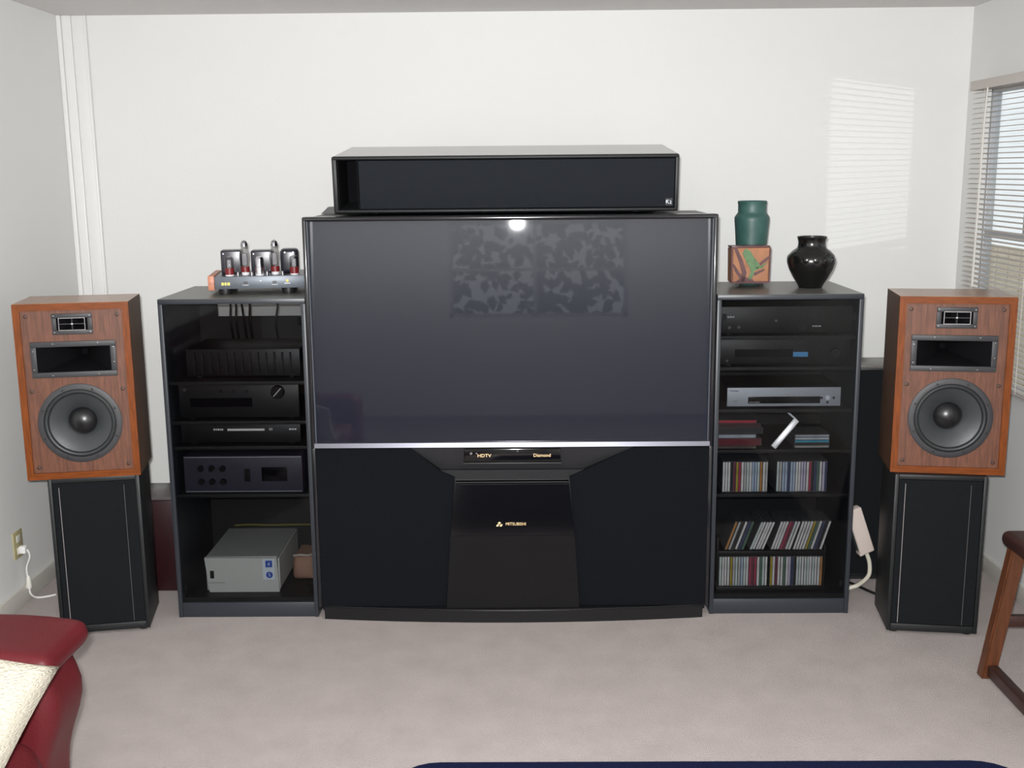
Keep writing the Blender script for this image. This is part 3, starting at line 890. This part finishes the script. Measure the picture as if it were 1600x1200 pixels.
def lay(x0, x1, z0, th, col, label, y, name='cd_case', cat='cd case', group='flat stack beside the small books'):
    """a case or booklet lying flat with its spine to the front"""
    o = place_case(col, label, group, (x0, y, z0+th/2), (0, R(90), 0), name=name, cat=cat, hh=x1-x0, th=th, w_=.13)
    return o
# nearer the television: books and tapes
g = 'books stacked flat beside the television'
z0 = ZS
for th, col, lab, x1, nm in ((.012, (.10, .07, .05), 'dark brown thin book at the bottom of the flat stack', .905, 'small_book'), (.030, (.16, .02, .03), 'thick dark red book in the flat stack', .925, 'small_book'),
                             (.016, (.40, .46, .52), 'blue-grey book in the middle of the flat stack', .905, 'small_book'), (.026, (.02, .02, .025), 'thick black book in the flat stack', .93, 'small_book'),
                             (.018, (.045, .008, .012), 'dark maroon thin book under the bright red one', .92, 'small_book'), (.012, (.55, .02, .05), 'bright red book on top of the flat stack', .905, 'small_book')):
    lay(.757, x1, z0, th-.001, col, lab, 4.155, nm, 'book', g); z0 += th
g = 'disc cases stacked flat under the folded sleeve'
z0 = ZS
for th, col, lab in ((.011, (.36, .35, .34), 'grey disc case at the bottom of the flat case stack'), (.010, (.03, .03, .03), 'black disc case lying on the bottom grey one'),
                     (.011, (.05, .36, .52), 'bright blue disc case in the flat case stack'), (.011, (.55, .62, .66), 'pale grey disc case lying on the blue one'),
                     (.011, (.42, .45, .50), 'grey-blue disc case on top of the flat case stack')):
    lay(1.055, 1.190, z0, th-.0005, col, lab, 4.160, group=g); z0 += th
# silvery sleeve leaning in a fold
t = thing('folded_sleeve', 'bright silvery-white folded card sleeve leaning between the flat stacks', 'card sleeve', (.962, 4.135, ZS+.003), rot=(R(-13), 0, R(-13)))
dx = math.atan2(.090, .118)
bm = bmesh.new(); box(bm, -.0115, .0115, 0, .010, 0.008, .148, .002, 2, mtx=Matrix.Rotation(dx, 4, 'Y')); obj('front_fold', bm, M['foil'], t, smooth=True)
bm = bmesh.new(); box(bm, -.004, .004, .02, .024, 0, .048, .001, 1, mtx=Matrix.Translation((.088, 0, .117)) @ Matrix.Rotation(-R(50), 4, 'Y')); obj('rear_fold', bm, M['silver'], t)

Wt, Gy, Lg = (.85, .85, .83), (.55, .55, .55), (.66, .76, .73)
NV, BK, RD, YL, OR, BL, GN, MR, LV = (.05, .07, .16), (.03, .03, .03), (.42, .05, .10), (.45, .34, .04), (.55, .26, .08), (.46, .58, .74), (.10, .20, .14), (.20, .04, .07), (.62, .58, .74)
CN = {RD: 'red', YL: 'yellow', OR: 'orange', BK: 'black', NV: 'navy', MR: 'maroon', GN: 'dark green'}
ORD = ['first', 'second', 'third', 'fourth', 'fifth', 'sixth', 'seventh', 'eighth', 'ninth', 'tenth', 'eleventh', 'twelfth', 'thirteenth', 'fourteenth', 'fifteenth',
       'sixteenth', 'seventeenth', 'eighteenth', 'nineteenth', 'twentieth']
def cd_row(x, zb, y, seq, where, group, lean=0.0, step=CT):
    CN_ = dict(CN); CN_.update({Wt: 'white', Gy: 'grey', Lg: 'greenish white', BL: 'pale blue', LV: 'lavender'})
    for n, col in enumerate(seq):
        if n == len(seq)-1:
            lab = '%s-spined CD, the one farthest from the television %s' % (CN_[col], where)
        else:
            lab = '%s-spined CD, %s from the television side %s' % (CN_[col], ORD[n], where)
        place_case(col, lab, group, (x+CT/2/math.cos(lean), y+random.uniform(-.001, .003), zb+(math.sin(lean)*CT/2 if lean else 0)+.0003), (0, lean, 0))
        x += step/math.cos(lean)+(.0006 if lean else .0002)
    return x
YD = 4.158
cd_row(.779, .4832, YD, [Wt, Wt, Wt, BK, MR, YL, RD, Wt, Gy, Lg, Wt, BL, BL, Lg, OR, Wt, Gy], 'in upper row, TV half', 'upper row of CDs by the television')
cd_row(.990, .4832, YD, [Lg, Gy, BL, BL, NV, BL, BL, Wt, Wt, LV, LV, Wt, RD, BK, NV, GN, Wt, LV, NV], 'in upper row, window half', 'upper row of CDs nearer the window')
# rack standing on the cabinet floor with two rows
rk = thing('cd_rack', 'two-tier dark plastic CD holder on the floor of the rack', 'cd holder', (.990, 4.150, .0765))
B('base', M['comp'], rk, (-.225, .205, 0, .165, 0, .018), bev=.002)
B('deck', M['comp'], rk, (-.225, .205, 0.004, .165, .146, .166), bev=.002)
B('side_panel', M['comp'], rk, (-.225, -.217, 0, .165, .018, .225), bev=.002)
B('side_panel', M['comp'], rk, (.197, .205, 0.004, .165, .018, .190), bev=.002)
B('divider', M['comp'], rk, (-.021, -.017, 0.006, .165, .018, .146))
cd_row(.776, .0948, YD, [Lg, Wt, Wt, Wt, YL, Gy, Lg, Gy, BL, Lg, Wt, RD, MR, RD, Wt, GN, Lg, Wt], 'in bottom row, TV half', 'bottom row of CDs by the television', step=.01045)
cd_row(.977, .0948, YD, [YL, Wt, MR, Wt, Wt, GN, Wt, LV, NV, BK, Lg, Lg, Wt, Lg, Lg, Wt, Lg, Wt, Wt, OR], 'in bottom row, window half', 'bottom row of CDs nearer the window')
cd_row(.796, .2430, YD+.004, [OR, Gy, BK, Wt, NV, GN], 'in leaning row, first loose bunch', 'leaning CDs by the television', R(19), step=.0118)
cd_row(.893, .2430, YD+.004, [Lg, Wt, Wt, Wt, Wt], 'in leaning row, second bunch', 'leaning CDs in the second bunch', R(21))
cd_row(.977, .2430, YD+.004, [Wt, Wt, Wt, RD, MR, Lg, Wt], 'in leaning row, third bunch', 'leaning CDs in the third bunch', R(18))
cd_row(1.064, .2430, YD+.004, [Wt, Wt, Wt, Wt, YL, GN, Wt, NV, BK, Wt], 'in leaning row, last bunch', 'leaning CDs nearer the window', R(16.5), step=.0106)

# ------------------------------------------------------------------ tube amplifier
ZT = 1.2665
am = thing('tube_amplifier', 'grey valve amplifier with wooden cheeks and glass tubes on the rack', 'amplifier', (-1.011, 4.245, ZT), R(9))
aw = .172
B('chassis', M['amp'], am, (-aw, aw, .004, .26, .024, .068), bev=.002)
fp = B('front_panel', M['amp'], am, (-aw, aw, 0, .006, .022, .070), bev=.0015)
B('top_plate', M['transformer'], am, (-aw, aw, .006, .26, .068, .0695))
for sx in (-1, 1):
    a, b = sorted((sx*aw, sx*(aw+.024)))
    B('wooden_cheek', M['copper'], am, (a, b, -.006, .265, .018, .074), bev=.003)
for q in ((-0.1460, -0.1370, -.0006, .0002, 0.0365, 0.0475), (-0.1345, -0.1265, -.0006, .0002, 0.0365, 0.0475), (-0.1240, -0.1140, -.0006, .0002, 0.0365, 0.0475),):
    B('printed_mark', M['yellow'], fp, q)
for q in ((0.0980, 0.1080, -.0006, .0002, 0.0455, 0.0545),):
    B('printed_mark', M['yellow'], fp, q)
for q in ((0.0920, 0.1140, -.0006, .0002, 0.0385, 0.0415),):
    B('printed_mark', M['whiteprint'], fp, q)
for x in (-.055, .055):
    B('meter_window', M['knob'], fp, (x-.008, x+.008, -.001, .0, .041, .050)); B('meter_rule', M['whiteprint'], fp, (x-.011, x+.011, -.001, 0, .035, .0365))
B('meter_rule', M['whiteprint'], fp, (-.002, .006, -.001, 0, .050, .053))
for x, y in ((-.135, .02), (.105, .02), (-.135, .235), (.105, .235)):
    L('foot', M['comp'], am, [(.024, 0), (.026, .010), (.026, .022), (0, .022)], 24, Matrix.Translation((x, y+.01, 0)))
def transformer(x, y, w_, d_, h_, r_):
    tr = B('transformer', M['transformer'], am, (x-w_/2, x+w_/2, y, y+d_, .0695, .0695+h_), bev=r_, seg=4)
    for sx in (-1, 1):
        L('screw', M['screw'], tr, [(.003, 0), (.003, .002), (0, .002)], 10, front_at(x+sx*(w_/2-r_-.005), y, .0695+h_-.013))
transformer(-.118, .13, .080, .085, .092, .006)
transformer(.000, .15, .086, .085, .088, .006)
transformer(.108, .12, .070, .085, .094, .014)
def big_tube(x, y):
    mt = Matrix.Translation((x, y, .0695))
    k = 1.28
    tb = L('valve_tube', M['tubeglass'], am, [(.0165, .030), (.0180, .042*1.1), (.0205, .046*k), (.0205, .058*k), (.0180, .068*k), (.0135, .078*k), (.0135, .093*k), (.0095, .102*k), (0, .106*k)], 28, mt)
    L('tube_socket', M['tubesock'], tb, [(.0145, 0), (.0155, .012), (0, .012)], 20, mt)
    L('tube_base', M['tubered'], tb, [(.0170, .011), (.0170, .032), (0, .032)], 24, mt)
    bm = bmesh.new(); box(bm, x-.010, x+.010, y-.005, y+.005, .0695+.036, .0695+.084, .002); obj('tube_plate', bm, M['tubeplate'], tb)
    L('getter_top', M['getter'], tb, [(.0133, .086*k), (.0132, .094*k), (.0093, .1015*k), (0, .1055*k)], 24, mt)
def small_tube(x, y, base='tubered', body='tubeglass', h_=.072):
    mt = Matrix.Translation((x, y, .0695))
    tb = L('valve_tube', M[body], am, [(.0165, .024), (.0168, h_-.008), (.0135, h_), (0, h_+.004)], 24, mt)
    L('tube_socket', M['tubesock'], tb, [(.0165, 0), (.0165, .006), (0, .006)], 20, mt)
    L('tube_base', M[base], tb, [(.0172, .005), (.0172, .030), (0, .030)], 24, mt)
    if body == 'tubeglass':
        bm = bmesh.new(); box(bm, x-.008, x+.008, y-.004, y+.004, .0695+.030, .0695+h_-.010, .001); obj('tube_plate', bm, M['tubeplate'], tb)
big_tube(-.060, .075); big_tube(.055, .075)
small_tube(-.117, .042); small_tube(.130, .042); small_tube(-.003, .046, 'chrome', 'getter', .070)
for x in (-.085, -.033, .026, .085):
    L('cap_can', M['screw'], am, [(.007, 0), (.007, .014), (.005, .016), (0, .016)], 14, Matrix.Translation((x, .035, .0695)))

# ------------------------------------------------------------------ vases
tag(L('teal_vase', M['teal'], None, [(0, 0), (.050, 0), (.054, .005), (.058, .10), (.066, .22), (.0695, .255), (.0695, .268), (.066, .275), (.0590, .284), (.0565, .29), (.0565, .318), (.0590, .330), (.0560, .334), (.0530, .330),
     (.0520, .30), (.048, .25), (.045, .05), (0, .03)], 48, Matrix.Translation((.930, 4.490, ZT))), 'tall matte teal vase standing behind the square orange vase', 'vase')
prof = [(0, 0), (.045, 0), (.048, .006), (.050, .012), (.068, .042), (.084, .072), (.0925, .098), (.0930, .112), (.087, .128), (.072, .144), (.0575, .154), (.0530, .164), (.0520, .178), (.0550, .190), (.0575, .196), (.0560, .200), (.0510, .198),
        (.0480, .180), (.049, .16), (.07, .13), (.08, .10), (.04, .02), (0, .015)]
bv = thing('black_vase', 'round-bellied glossy black vase alone at the window end of the rack', 'vase', (1.135, 4.335, ZT))
L('vase_body', M['blackpot'], bv, prof, 56)
for i, a in enumerate((-118, -92, -66, -40, 30, 90, 150)):
    an = R(a)
    bm = bmesh.new(); lathe(bm, [(.0135, 0), (.012, .003), (.006, .0055), (0, .006)], 16, Matrix.Translation((.0895*math.cos(an), .0895*math.sin(an), .112)) @ Matrix.Rotation(an, 4, 'Z') @ Matrix.Rotation(R(90), 4, 'Y'))
    obj('boss', bm, M['blackpot'], bv, smooth=True)
sv = thing('square_vase', 'square orange glass vase with a green leaf and maroon branches', 'vase', (.902, 4.350, ZT), R(3))
bm = bmesh.new()
prism(bm, [(-.0745, .016), (.0745, .016), (.0775, .160), (-.0775, .160)], 0, .07)
bmesh.ops.bevel(bm, geom=bm.edges[:], offset=.006, segments=3, affect='EDGES')
obj('vase_body', bm, M['vglass'], sv, smooth=True)
B('rim', M['vmaroon'], sv, (-.0765, .0765, .002, .068, .156, .1635), bev=.002)
for sx in (-1, 1):
    L('glass_foot', M['clear'], sv, [(.011, 0), (.014, .006), (.012, .018), (0, .018)], 16, Matrix.Translation((sx*.045, .014, 0)))
    L('glass_foot', M['clear'], sv, [(.011, 0), (.014, .006), (.012, .018), (0, .018)], 16, Matrix.Translation((sx*.045, .054, 0)))
def relief(name, polys, mt, y):
    bm = bmesh.new()
    for p in polys:
        prism(bm, [(a*.158-.079, b*.144+.016) for a, b in p], y, .002)
    obj(name, bm, mt, sv)
relief('leaf', [[(.36, .96), (.48, .88), (.58, .70), (.66, .60), (.72, .52), (.70, .40), (.60, .34), (.56, .18), (.50, .10), (.44, .14), (.50, .30), (.48, .44), (.40, .56), (.32, .74), (.28, .82)],
                [(.62, .44), (.80, .50), (.92, .58), (.80, .42), (.66, .38)]], M['vleaf'], -.0022)
relief('branch', [[(.06, .98), (.14, .98), (.30, .62), (.40, .30), (.36, .06), (.28, .06), (.28, .30), (.20, .60)], [(.03, .55), (.09, .52), (.22, .30), (.30, .22), (.24, .12), (.10, .34)],
                  [(.03, .06), (.97, .06), (.97, .0), (.03, .0)], [(.0, .98), (.035, .98), (.05, .02), (.02, .02)], [(.965, .98), (1., .98), (.985, .02), (.955, .02)],
                  [(.70, .54), (.96, .76), (.97, .68), (.74, .48)], [(.56, .28), (.84, .40), (.85, .35), (.60, .20)], [(.12, .04), (.30, .20), (.55, .12), (.60, .05)]], M['vmaroon'], -.0014)

# ------------------------------------------------------------------ power strip, cords and outlets
ps = thing('power_strip', 'ivory power strip hanging tilted beside the CD rack', 'power strip', (1.404, 4.36, .155), rot=(0, R(-20), R(8)))
B('housing', M['ivory'], ps, (-.014, .050, -.022, .022, 0, .205), bev=.008, seg=3)
B('socket_face', M['strip_dark'], ps, (-.0165, -.0135, -.016, .016, .025, .165), bev=.001)
B('end_cap', M['ivory'], ps, (-.0160, .0, -.020, .020, .0, .012), bev=.002)
bm = bmesh.new(); tube(bm, smooth_path([(1.42, 4.365, .165), (1.436, 4.36, .12), (1.435, 4.35, .07), (1.405, 4.33, .045), (1.36, 4.31, .03), (1.32, 4.36, .012), (1.31, 4.62, .012)]), .0085, 8)
tag(obj('power_lead', bm, M['white_cable'], smooth=True), 'thick ivory cord looping from the power strip to the carpet', 'cord')
bm = bmesh.new(); tube(bm, smooth_path([(1.30, 4.62, .008), (1.33, 4.50, .008), (1.39, 4.39, .008), (1.46, 4.27, .008), (1.56, 4.22, .008)]), .006, 8)
tag(obj('speaker_lead', bm, M['cable'], smooth=True), 'black cord lying on the carpet under the power strip', 'cord')
bm = bmesh.new(); tube(bm, smooth_path([(1.352, 4.36, .345), (1.336, 4.36, .41), (1.33, 4.42, .46), (1.325, 4.56, .56), (1.31, 4.60, .62)]), .005, 8)
tag(obj('pink_cable', bm, M['pink'], smooth=True), 'pink cable entering the top of the ivory power strip', 'cable')

wo = thing('wall_outlet', 'almond wall outlet with a plug in its lower socket', 'outlet', (XL, 4.246, .20))
B('cover_plate', M['plate'], wo, (0, .006, -.040, .040, 0, .112), bev=.002)
for z in (.030, .080):
    B('socket', M['shoe'], wo, (.005, .008, -.016, .016, z-.014, z+.014), bev=.001)
bm = bmesh.new(); box(bm, .008, .036, -.013, .013, .018, .050, .005, 2); pl = obj('plug', bm, M['trim'], wo, smooth=True)
bm = bmesh.new(); tube(bm, smooth_path([(XL+.036, 4.252, .232), (XL+.042, 4.256, .20), (XL+.020, 4.266, .15), (XL+.018, 4.270, .11)]), .004, 8)
hc = thing('lamp_cord', 'white cord hanging from the wall outlet down to the carpet', 'cord')
obj('cord', bm, M['trim'], hc, smooth=True)
bm = bmesh.new(); lathe(bm, [(.004, .055), (.009, .045), (.012, .010), (.010, 0), (0, 0)], 16, Matrix.Translation((XL+.020, 4.272, .058))); obj('inline_connector', bm, M['shoe'], hc, smooth=True)
bm = bmesh.new(); tube(bm, smooth_path([(XL+.020, 4.272, .060), (XL+.022, 4.276, .03), (XL+.035, 4.30, .006), (XL+.075, 4.31, .006), (XL+.10, 4.33, .006)]), .004, 8); obj('cord_end', bm, M['trim'], hc, smooth=True)

# ------------------------------------------------------------------ rug
bm = bmesh.new()
pts = []
for cx, cy, a0 in ((1.31, 2.855, 0), (-.25, 2.855, 90), (-.25, 1.4, 180), (1.31, 1.4, 270)):
    for i in range(7):
        a = R(a0+15*i)
        pts.append((cx+.13*math.cos(a), cy+.13*math.sin(a)))
prism(bm, pts, 0.0, .010, axis='z')
rg = tag(obj('rug', bm, M['rug']), 'dark navy rug with a rounded corner on the carpet', 'rug')

# ------------------------------------------------------------------ red leather sofa
def soft(name, mt, parent, x0, x1, y0, y1, z0, z1, r, lumps=0.0, lv=2, seed=0, fn=None, label=None):
    bm = bmesh.new()
    box(bm, x0, x1, y0, y1, z0, z1, bev=r, seg=4)
    bmesh.ops.subdivide_edges(bm, edges=[e for e in bm.edges if e.calc_length() > .08], cuts=5, use_grid_fill=True)
    from mathutils import noise as mn
    for v in bm.verts:
        if lumps:
            n = mn.noise_vector(v.co*6+Vector((seed, seed*2, 0)))
            v.co += Vector(n)*lumps
        if fn:
            fn(v)
    o = obj(name, bm, mt, parent, smooth='all', label=label)
    md = o.modifiers.new('sub', 'SUBSURF'); md.levels = 1; md.render_levels = 1
    return o
so = thing('leather_sofa', 'red leather sofa with a padded arm, set along the outlet wall', 'sofa', (-1.55, 1.6, 0))
sx0, sy0 = -1.55, 1.6
def arm_shape(v):
    # front panel swells outward at mid height and draws in towards the floor
    x, z = v.co.x+sx0, v.co.z
    if x > -1.35:
        t = (x+1.35)/.25
        if z < .56:
            b = math.exp(-((z-.465)/.085)**2)*.046 - .034*max(0, min(1, (.40-z)/.14)) - .030*math.exp(-((z-.565)/.03)**2)
        else:
            b = 0
        v.co.x += b*t
soft('arm', M['leather'], so, -1.98-sx0, -1.152-sx0, 2.42-sy0, 2.64-sy0, .04, .60, .05, .002, seed=1, fn=arm_shape)
def pad_shape(v):
    v.co.z -= .030*max(0, (v.co.x+sx0+1.28)/.2)**2
soft('arm_pad', M['leather'], so, -1.98-sx0, -1.116-sx0, 2.405-sy0, 2.66-sy0, .562, .628, .030, .003, seed=2, fn=pad_shape)
def cush_shape(v):
    x, y, z = v.co.x+sx0, v.co.y+sy0, v.co.z
    if z > .3 and y > 1.9:
        v.co.z += .010*math.sin(38*(x*.7+y))*max(0, min(1, (y-2.0)/.25))
        v.co.x += .008*math.sin(52*y+18*z)*max(0, min(1, (x+1.4)/.2))
for i, (a, b) in enumerate(((1.66, 2.395), (.9, 1.65))):
    soft('seat_cushion', M['leather'], so, -1.80-sx0, -1.125-sx0, a-sy0, b-sy0, .26, .425, .055, .012, seed=4+i, fn=cush_shape)
soft('base_frame', M['leather'], so, -1.98-sx0, -1.135-sx0, .62-sy0, 2.42-sy0, .05, .27, .03, .002, seed=8)
soft('backrest', M['leather'], so, -2.035-sx0, -1.80-sx0, .62-sy0, 2.62-sy0, .20, .86, .07, .006, seed=9)
soft('arm', M['leather'], so, -1.98-sx0, -1.10-sx0, .62-sy0, .89-sy0, .04, .60, .06, .003, seed=3)
for x in (-1.93, -1.20):
    for y in (.68, 2.60):
        L('foot', M['oak_dark'], so, [(.02, 0), (.028, .05), (0, .05)], 14, Matrix.Translation((x-sx0, y-sy0, 0)))

# cream pillow leaning on the arm
def make_pillow(label, c, ex, ey, hs, thick):
    """c centre, ex/ey unit axes in the plane of the pillow"""
    ex, ey = Vector(ex).normalized(), Vector(ey)
    ey = (ey-ey.dot(ex)*ex).normalized()
    nrm = ex.cross(ey)
    bm = bmesh.new()
    n = 22
    grid = {}
    for side in (1, -1):
        for i in range(n+1):
            for j in range(n+1):
                u, v_ = i/n*2-1, j/n*2-1
                if side == -1 and (i in (0, n) or j in (0, n)):
                    grid[side, i, j] = grid[1, i, j]; continue
                e = max(0, (1-u*u)*(1-v_*v_))**.38
                pin = 1-.045*(1-v_*v_)*abs(u)**3-.0; pin2 = 1-.045*(1-u*u)*abs(v_)**3
                p = Vector(c)+ex*(u*hs*pin)+ey*(v_*hs*pin2)+nrm*(side*e*thick)
                grid[side, i, j] = bm.verts.new(p)
        for i in range(n):
            for j in range(n):
                q = [grid[side, i, j], grid[side, i+1, j], grid[side, i+1, j+1], grid[side, i, j+1]]
                bm.faces.new(q if side == 1 else q[::-1])
    return tag(obj('throw_pillow', bm, M['pillow'], smooth='all'), label, 'pillow')
PC = Vector((-1.040, 2.29, .648))      # corner towards the room
e1 = Vector((-1.0, .02, .15)).normalized()
e2 = Vector((-.20, -.85, -.44)).normalized()
e2 = (e2-e2.dot(e1)*e1).normalized()
hs = .225
make_pillow('cream knitted throw pillow leaning against the red sofa arm', PC+e1*hs+e2*hs, e1, e2, hs, .072)

# ------------------------------------------------------------------ wooden chair by the window wall
chx, chy = 1.77, 3.25
cr = thing('wooden_chair', 'brown wooden chair on runners below the window', 'chair', (chx, chy, 0))
for sx, xf, xt in ((-1, 1.592, 1.665), (1, 1.955, 1.90)):
    for yf, yt in ((3.55, 3.55), (2.93, 2.98)):
        bm = bmesh.new(); sloped_bar(bm, (xf-chx, yf-chy, .0 if yf > 3 else 0.0), (xt-chx, yt-chy, .47), .050, .045); 
        bmesh.ops.bevel(bm, geom=bm.edges[:], offset=.005, segments=2, affect='EDGES')
        obj('leg', bm, M['oak'], cr, smooth=True)
    bm = bmesh.new(); box(bm, xf-.018-chx+(.012 if sx < 0 else 0), xf+.018-chx+(.012 if sx < 0 else 0), 2.95-chy, 3.53-chy, .012, .052, .004); obj('runner', bm, M['oak_dark'], cr, smooth=True)
for y in (3.55, 2.95):
    bm = bmesh.new(); box(bm, 1.64-chx, 1.93-chx, y-.012-chy, y+.012-chy, .185, .225, .003); obj('stretcher', bm, M['oak_dark'], cr, smooth=True)
bm = bmesh.new()
box(bm, 1.625-chx, 1.965-chx, 2.92-chy, 3.60-chy, .462, .515, .022, 4)
obj('seat', bm, M['oak_dark'], cr, smooth=True)
for x in (1.65, 1.94):
    B('back_post', M['oak'], cr, (x-.02-chx, x+.02-chx, 2.93-chy, 2.97-chy, .51, .98), bev=.005)
for z in (.70, .84, .93):
    B('back_rail', M['oak'], cr, (1.66-chx, 1.93-chx, 2.94-chy, 2.96-chy, z-.03, z+.03), bev=.004)
